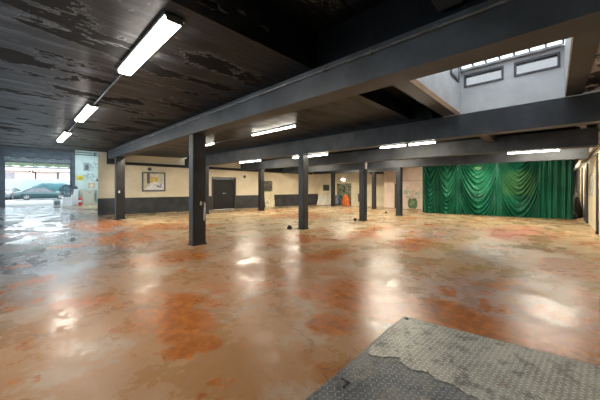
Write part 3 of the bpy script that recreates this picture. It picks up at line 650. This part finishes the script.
# ------------------------------------------------------------------ tread plate floor cover
b = bmesh.new(); prism(b, [(3.05, 1.25), (2.6, 1.262), (2.0, 1.25), (1.2, 1.27), (-.9, 1.26), (-.9, -.95), (3.44, -.95), (3.32, -.27), (3.17, .6)], .001, .008)
tp = thing('tread_plate', 'worn steel tread plate lying on the floor in the lower right corner', 'floor plate', (0, 0, 0))
part('lower_sheet', b, M['tread_low'], tp)
top = [(3.03, 1.235), (2.6, 1.245), (2.27, 1.235)]
jag = [(2.27, 1.235), (2.14, 1.20), (2.20, 1.06), (2.29, .98), (2.22, .93), (2.20, .82), (2.27, .74), (2.21, .66), (2.25, .55), (2.20, .44), (2.24, .34), (2.17, .2), (2.2, 0), (2.12, -.3), (2.14, -.93)]
jj = [jag[0]]
for a, c in zip(jag, jag[1:]):
    for k in range(1, 6):
        f = k/5; e = 0 if k == 5 else random.uniform(-.012, .012); jj.append((a[0]+(c[0]-a[0])*f+e, a[1]+(c[1]-a[1])*f+e))
b = bmesh.new(); prism(b, top+jj[1:]+[(3.42, -.93), (3.30, -.27), (3.15, .6)], .008, .014)
bmesh.ops.recalc_face_normals(b, faces=b.faces)
up = part('upper_sheet', b, M['tread'], tp); up['label'] = 'cleaner raised upper sheet with a torn edge'
b = bmesh.new(); lathe(b, [(.0, 0), (.022, 0), (.02, .006), (0, .008)], (3.0, 1.2, .014), 12); part('fixing_bolt', b, M['dark'], tp)
b = bmesh.new(); bx(b, 1.72, 1.735, 1.13, 1.2, .008, .012); bx(b, 1.66, 1.73, 1.125, 1.14, .008, .012); part('lifting_slot', b, M['dark'], tp)

# ------------------------------------------------------------------ shutter, street beyond
sh = thing('roller_shutter', 'grey roller shutter wound up above the bright street opening', 'shutter', (1.14, 28.0, 3.2))
b = bmesh.new()
for k in range(5): bx(b, -1.80, 1.80, .06, .10, .10+k*.085, .10+k*.085+.078)
part('curtain_slats', b, M['shutter'], sh); part('bottom_rail', box(-1.8, 1.8, .04, .12, 0, .1), M['frame'], sh)
part('hood', box(-1.85, 1.80, -.14, -.01, .36, .78, bev=.03), M['slate'], sh)
for xa in (-1.80, 1.74): part('guide_rail', box(xa, xa+.06, .02, .14, -3.2, 0), M['frame'], sh)
tg = NT('pale_street_concrete'); n_ = tg.noise(tg.pos, .5, 6, .6); M['street'] = tg.out(tg.mix(tg.step(n_, .35, .65), (.24, .24, .245), (.30, .30, .31)), .7)
struct('ground', box(-45, 50, 28.0, 95, -.25, -.005), M['street'])
struct('kerb_strip', box(-40, 45, 37.6, 37.8, -.005, .01), M['shutter'])
# translucent green canopy over the forecourt
cn = NT('green_corrugated_sheet'); s_ = cn.sep(cn.pos); st = cn.math('SINE', cn.math('MULTIPLY', s_[0], 40)); cn.b.inputs['Transmission Weight'].default_value = .55
cn.bump(st, .6, .03); n_ = cn.noise(cn.pos, .8, 5, .6); cm = cn.out(cn.mix(cn.step(n_, .4, .6), (.25, .40, .14), (.36, .44, .26)), .5)
cp = thing('canopy', 'pale green corrugated canopy over the forecourt outside the opening', 'canopy', (1, 31, 3.25))
b = bmesh.new(); n = 60
r0 = [b.verts.new((-6+12*i/n, -2.4, .35+.03*math.sin(i*1.6))) for i in range(n+1)]; r1 = [b.verts.new((-6+12*i/n, 2.6, .03*math.sin(i*1.6))) for i in range(n+1)]
for i in range(n): b.faces.new((r0[i], r0[i+1], r1[i+1], r1[i]))
o_ = part('corrugated_roof', b, cm, cp); o_.modifiers.new('sheet', 'SOLIDIFY').thickness = .01
b = bmesh.new(); bx(b, -6, 6, 2.5, 2.6, -.16, -.04); part('front_rail', b, M['white'], cp)
for x in (-5.5, 5.5): part('support_post', box(x-.05, x+.05, 2.5, 2.6, -3.25, -.16), M['white'], cp)
# boundary wall and houses
bw = part('boundary_wall', box(-22, 30, 47.0, 47.25, 0, 2.35), plain('pale_aqua_render', (.42, .52, .52), .7, var=.08, scale=.8)); tag(bw, 'long pale aqua boundary wall across the street behind the cars', 'wall')
def house(x0, x1, y, h, col, label, roofc):
    t_ = thing('house', label, 'house', (x0, y, 0), 0, 'pale houses beyond the aqua wall'); W2 = x1-x0
    part('wall', box(0, W2, 0, 7, 0, h), plain('house_render', col, .7, var=.05), t_)
    b = bmesh.new(); prism(b, [(-.4, h), (7.4, h), (3.5, h+.7)], -.3, W2+.3, Matrix(((0,0,1,0),(1,0,0,0),(0,1,0,0),(0,0,0,1)))); bmesh.ops.recalc_face_normals(b, faces=b.faces)
    part('roof', b, plain('roof_tiles', roofc, .7), t_)
    n_ = int(W2/3)
    for k in range(n_):
        cx = (k+.5)*W2/n_; wf = part('window', box(cx-.55, cx+.55, -.05, .02, h-1.25, h-.3), M['shutter'], t_); part('pane', box(cx-.48, cx+.48, -.07, -.05, h-1.2, h-.35), plain('dim_house_glass', (.35, .30, .32), .15), wf)
house(-7, 1.2, 56, 3.7, (.66, .52, .48), 'pale pink house beyond the aqua wall at the left of the opening', (.40, .27, .22))
house(1.9, 3.9, 55, 3.6, (.62, .46, .40), 'narrow salmon house with a dark window beyond the aqua wall', (.42, .3, .24))
house(4.6, 12.5, 58, 3.8, (.66, .62, .60), 'cream house beyond the aqua wall at the right of the opening', (.42, .34, .3))

# cars
M['tyre'] = plain('black_tyre_rubber', (.03, .03, .03), .8); M['rim'] = plain('silver_alloy', (.55, .56, .58), .3, .6); M['cglass'] = plain('dark_car_glass', (.10, .11, .12), .1)
M['red'] = plain('red_lens', (.65, .02, .03), .25, var=.02); M['head'] = plain('clear_lens', (.75, .75, .72), .15); M['wht'] = plain('white_plastic', (.75, .76, .78), .5, var=.05)
def car(label, loc, rz, paint, full=True):
    """x = forward, length 4.5, centred"""
    t_ = thing('parked_car', label, 'car', loc, rz, 'cars parked across the street')
    b = bmesh.new()
    st = [(-2.25, .42, .72, .70), (-2.18, .30, .86, .80), (-1.7, .22, .93, .86), (-1.0, .20, .92, .87), (0, .19, .90, .88), (.9, .20, .88, .87), (1.6, .22, .80, .84), (2.1, .28, .68, .78), (2.28, .40, .58, .66)]
    rings = []
    for x, z0, z1, hw in st:
        zm = (z0+z1)/2
        prof = [(hw*.86, z0), (hw*.98, z0+.08), (hw, zm), (hw*.97, z1-.12), (hw*.86, z1-.02), (0, z1+.02)]
        prof = prof+[(-a, z) for a, z in prof[-2::-1]]
        rings.append([b.verts.new((x, y, z)) for y, z in prof])
    for A, B in zip(rings, rings[1:]):
        n = len(A)
        for k in range(n): b.faces.new((A[k], A[(k+1) % n], B[(k+1) % n], B[k]))
    b.faces.new(rings[0]); b.faces.new(rings[-1][::-1]); bmesh.ops.recalc_face_normals(b, faces=b.faces)
    part('body', b, paint, t_, True)
    def cabin(grow, z0, z1, trim_):
        b = bmesh.new(); lo = [(-1.75, .74), (-1.1, .80), (.3, .80), (.98, .74)]; hi = [(-1.0, .56), (-.7, .60), (-.05, .60), (.18, .56)]
        f0 = (z0-.88)/.42; f1 = (z1-.88)/.42; R_ = []
        for f, z in ((f0, z0), (f1, z1)):
            R_.append([b.verts.new((l[0]+(h_[0]-l[0])*f, (l[1]+(h_[1]-l[1])*f+grow), z)) for l, h_ in zip(lo, hi)]+[b.verts.new((l[0]+(h_[0]-l[0])*f, -(l[1]+(h_[1]-l[1])*f+grow), z)) for l, h_ in list(zip(lo, hi))[::-1]])
        n = 8
        for k in range(n): b.faces.new((R_[0][k], R_[0][(k+1) % n], R_[1][(k+1) % n], R_[1][k]))
        b.faces.new(R_[0][::-1]); b.faces.new(R_[1]); bmesh.ops.recalc_face_normals(b, faces=b.faces); return b
    part('window_glass', cabin(-.01, .86, 1.26, 0), M['cglass'], t_)
    part('roof', cabin(.0, 1.25, 1.31, 0), paint, t_)
    for sy in (-1, 1):
        for (xa, za, xb, zb) in ((-1.68, .9, -.98, 1.27), (-.75, .9, -.62, 1.27), (.92, .9, .16, 1.27)): part('pillar', tube(bmesh.new(), [(xa, sy*.77, za), (xb, sy*.585, zb)], .035, 6), paint, t_)
    for x in (-1.35, 1.38):
        for sy in (-1, 1):
            Mr = Matrix.Translation((x, sy*.74, .31)) @ Matrix.Rotation(math.radians(-90*sy), 4, 'X')
            wo = part('wheel', lathe(bmesh.new(), [(.2, -.1), (.29, -.1), (.31, -.06), (.31, .1), (.29, .14), (.2, .145)], (0, 0, 0), 22, Mr), M['tyre'], t_, False)
            b = bmesh.new(); lathe(b, [(.2, .12), (.2, .155), (.17, .155), (.16, .13), (0, .13)], (0, 0, 0), 20, Mr)
            for k in range(6): bx(b, -.02, .02, 0, .18, .13, .16, Mr @ Matrix.Rotation(k*math.pi/3, 4, 'Z'))
            part('wheel_rim', b, M['rim'], wo)
    for sy in (-1, 1):
        part('tail_light', box(-2.26, -2.12, sy*.70-.14*(sy > 0)-.0*(sy < 0), sy*.70+.14*(sy < 0), .62, .76), M['red'], t_)
        part('headlight', box(2.14, 2.24, min(sy*.42, sy*.66), max(sy*.42, sy*.66), .52, .64), M['head'], t_)
    part('number_plate', box(-2.27, -2.245, -.26, .26, .46, .57), M['head'], t_)
    part('bumper', box(-2.33, -2.2, -.76, .76, .34, .48, bev=.03), paint, t_)
    return t_
def paintm(name, col): 
    t = NT(name); t.b.inputs['Coat Weight'].default_value = .8; n = t.noise(t.obj(), 3); return t.out(t.mix(n, col, tuple(v*1.15 for v in col)), .3, .2)
car('teal green coupe parked side-on across the street', (2.0, 41.4, 0), 0, paintm('teal_car_paint', (.014, .05, .054)))
car('silver car with red tail lights, parked behind the teal coupe at the left', (-.75, 45.0, 0), math.radians(70), paintm('silver_car_paint', (.22, .24, .25)))
car('white car at the right side of the opening, partly hidden by the plant', (7.0, 43.6, 0), math.radians(200), paintm('white_car_paint', (.36, .37, .38)))
# car under a teal tarpaulin
b = bmesh.new(); bmesh.ops.create_grid(b, x_segments=48, y_segments=28, size=1)
for v in b.verts:
    x, y = v.co.x, v.co.y; k = max(abs(x), abs(y)); h = 0
    prof = 1.62-.75*max(0, abs(x+.05)-.42)**1.2*1.6
    edge = max(abs(x), abs(y))
    h = prof*(1-max(0, abs(y)-.62)/.38*.25) if edge < .9 else prof*.8*(1-(edge-.9)/.1)+.03
    v.co = Vector((x*2.3*(1 if edge < .9 else .98), y*.95, max(.03, h+.025*math.sin(x*17+y*5)+.02*math.sin(y*23))))
o = part('tarpaulin_cover', b, plain('teal_tarpaulin', (.02, .095, .105), .55, var=.15, scale=3, bump=.3), None, True)
o.location = (3.2, 45.3, 0); o.scale = (1, 1, 1.12); tag(o, 'covered car hidden under a bright teal tarpaulin behind the coupe', 'covered car')

# things by the opening
t_ = thing('plant_tub', 'square white plant tub with a grey-leaved bush by the opening right edge', 'plant', (2.55, 26.6, 0))
b = bmesh.new(); prism(b, [(-.25, -.25), (.25, -.25), (.25, .25), (-.25, .25)], 0, .62)
for v in b.verts: k_ = .85+.15*v.co.z/.62; v.co.x *= k_; v.co.y *= k_
part('tub', b, M['wht'], t_); b = bmesh.new(); bx(b, -.27, .27, -.27, .27, .62, .66); part('tub_rim', b, M['wht'], t_)
b = bmesh.new(); rnd = random.Random(3)
for i in range(900):
    th = rnd.uniform(0, 6.283); ph = math.acos(rnd.uniform(-.7, 1)); r = rnd.uniform(.55, 1)**.5
    c = Vector((.42*r*math.sin(ph)*math.cos(th), .38*r*math.sin(ph)*math.sin(th), 1.12+.5*r*math.cos(ph)))
    d = Vector((rnd.uniform(-1, 1), rnd.uniform(-1, 1), rnd.uniform(-.4, 1))).normalized(); s = d.cross(Vector((.3, .5, .8))).normalized()*.022; L = rnd.uniform(.06, .1)
    m_ = c+d*L*.5; b.faces.new([b.verts.new(p) for p in (c, m_+s, c+d*L, m_-s)])
part('foliage', b, plain('grey_lavender_leaves', (.24, .24, .29), .7, var=.4, scale=8), t_)
part('stem', tube(bmesh.new(), [(0, 0, .6), (.02, 0, .9), (0, .02, 1.3)], .02, 6), M['frame'], t_)
t_ = thing('square_tub', 'low grey and white square tub left of the plant tub', 'tub', (2.0, 26.7, 0))
b = bmesh.new(); bx(b, -.2, .2, -.2, .2, .0, .46, None, .02); part('body', b, M['wht'], t_); part('front_panel', box(-.15, .15, -.215, -.2, .08, .38), M['shutter'], t_)
part('lid', box(-.22, .22, -.22, .22, .462, .5), M['wht'], t_)
t_ = thing('white_cabinet', 'narrow white cabinet against the pillar right of the opening', 'cabinet', (3.12, 27.55, 0))
part('body', box(-.2, .2, -.15, .35, 0, 1.25, bev=.01), M['wht'], t_); part('door', box(-.18, .18, -.17, -.152, .05, 1.2), M['wht'], t_)
b = bmesh.new(); lathe(b, [(.0, 0), (.09, 0), (.1, .1), (.06, .2), (.03, .25), (0, .26)], (0, 0, 0), 12); o = part('dark_jug', b, M['frame'], None, True); o.location = (3.2, 27.5, 1.252); tag(o, 'small dark jug on top of the narrow white cabinet', 'jug')
t_ = thing('fire_extinguisher', 'red fire extinguisher on the floor by the painted white wall', 'fire extinguisher', (3.32, 26.6, 0))
b = bmesh.new(); lathe(b, [(.0, 0), (.105, 0), (.11, .03), (.11, .5), (.09, .58), (.035, .63), (.03, .66), (0, .66)], (0, 0, 0), 18); part('cylinder', b, plain('extinguisher_red', (.62, .02, .03), .3, var=.03), t_, True)
part('hose', tube(bmesh.new(), [(.03, 0, .68), (.13, -.02, .66), (.16, -.03, .5), (.145, -.03, .25)], .014, 6), M['condd'], t_, True)
b = bmesh.new(); bx(b, -.02, .09, -.015, .015, .66, .69); bx(b, -.02, .11, -.012, .012, .71, .725); bx(b, -.02, .0, -.012, .012, .66, .72); part('handle', b, M['dark'], t_)
part('label_band', lathe(bmesh.new(), [(.111, .25), (.1115, .26), (.1115, .4), (.111, .41)], (0, 0, 0), 18), M['wht'], t_)
# boards and drawings on the painted wall
lb_ = NT('beige_sketched_panel'); n_ = lb_.noise(lb_.obj(), 2.2, 5, .6, 1.8); LB = lb_.out(lb_.mix(lb_.step(n_, .52, .58), (.58, .53, .43), (.36, .31, .24)), .7)
t_ = thing('beige_panel', 'large beige patterned panel leaning on the painted white wall', 'panel', (3.92, 27.6, 0)); Rl = Matrix.Rotation(math.radians(-9), 4, 'X')
part('panel', box(-.46, .46, 0, .03, 0, 1.22, Rl), LB, t_)
b = bmesh.new()
ring(b, -.46, .46, 0, 1.22, -.01, 0, .03, Rl)
part('edge_strip', b, plain('beige_edge', (.62, .58, .50), .6), t_)
MM = Matrix.Translation((0, 28.0, 0))
def poster(x0, x1, z0, z1, col, label, col2):
    t_ = thing('wall_poster', label, 'poster', ((x0+x1)/2, 27.998, z0)); w_ = (x1-x0)/2; h_ = z1-z0
    part('sheet', box(-w_, w_, -.015, 0, 0, h_), plain('poster_sheet', col, .6, var=.1, scale=6), t_)
    art(t_, 'drawn_figure', [(-w_*.6, h_*.15), (w_*.5, h_*.12), (w_*.7, h_*.6), (w_*.1, h_*.85), (-w_*.5, h_*.6)], col2, -.016)
poster(3.26, 3.74, 1.97, 2.36, (.75, .60, .12), 'yellow poster on the painted white wall', (.55, .42, .05))
poster(3.72, 4.12, 2.75, 3.42, (.38, .40, .41), 'grey drawing of figures high on the painted white wall', (.14, .15, .16))
poster(4.02, 4.47, 1.33, 1.76, (.68, .44, .26), 'orange-brown picture right of the yellow poster on the white wall', (.80, .70, .55))
poster(4.28, 4.62, .2, 1.15, (.42, .46, .42), 'grey-green sheet right of the beige panel', (.25, .27, .24))
M['ink'] = plain('dark_blue_grey_ink', (.07, .08, .10), .6)
def bicycle(cx, cz, s, rot, label):
    t_ = thing('bicycle_drawing', label, 'wall drawing', (cx, 27.994, cz)); t_.rotation_euler = (0, rot, 0)
    def line(nm, pts, r=.008, closed=False):
        b = bmesh.new(); tube(b, [(x*s, 0, z*s) for x, z in pts], r, 5, closed)
        for v in b.verts: v.co.y *= .5
        return part(nm, b, M['ink'], t_)
    for x in (-.5, .5): line('wheel', [(x+.34*math.cos(a), .34*math.sin(a)) for a in [2*math.pi*k/22 for k in range(22)]], .011, True)
    line('bicycle_frame', [(-.5, 0), (-.18, .48), (.32, .52), (-.08, .0), (-.18, .48)], .012); line('bicycle_fork', [(.5, 0), (.34, .6), (.2, .66)], .012); line('chainstay', [(-.5, 0), (-.08, 0)], .01); line('saddle', [(-.30, .56), (-.1, .56)], .018)
bicycle(4.1, 2.15, .62, .08, 'drawn bicycle low on the painted white wall beside the yellow poster')
bicycle(4.42, 3.08, .55, -.5, 'tilted drawn bicycle high on the painted white wall')
b = bmesh.new(); lathe(b, [(0, 0), (.09, 0), (.12, .1), (.1, .25), (0, .3)], (0, 0, 0), 12, Matrix.Translation((4.66, 27.99, 2.0)) @ Matrix.Rotation(math.radians(90), 4, 'X')); tag(part('wall_bell', b, M['frame']), 'small dark round fitting at the right end of the painted white wall', 'fitting')
for k, (x, y) in enumerate(((3.6, 21.5), (4.1, 20.3))):
    tag(part('steel_strip', box(x-.9, x+.7, y-.05, y+.05, .001, .03), M['slate']), ['farther', 'nearer'][k]+' dark steel strip on the floor left of the cream wall end', 'strip')
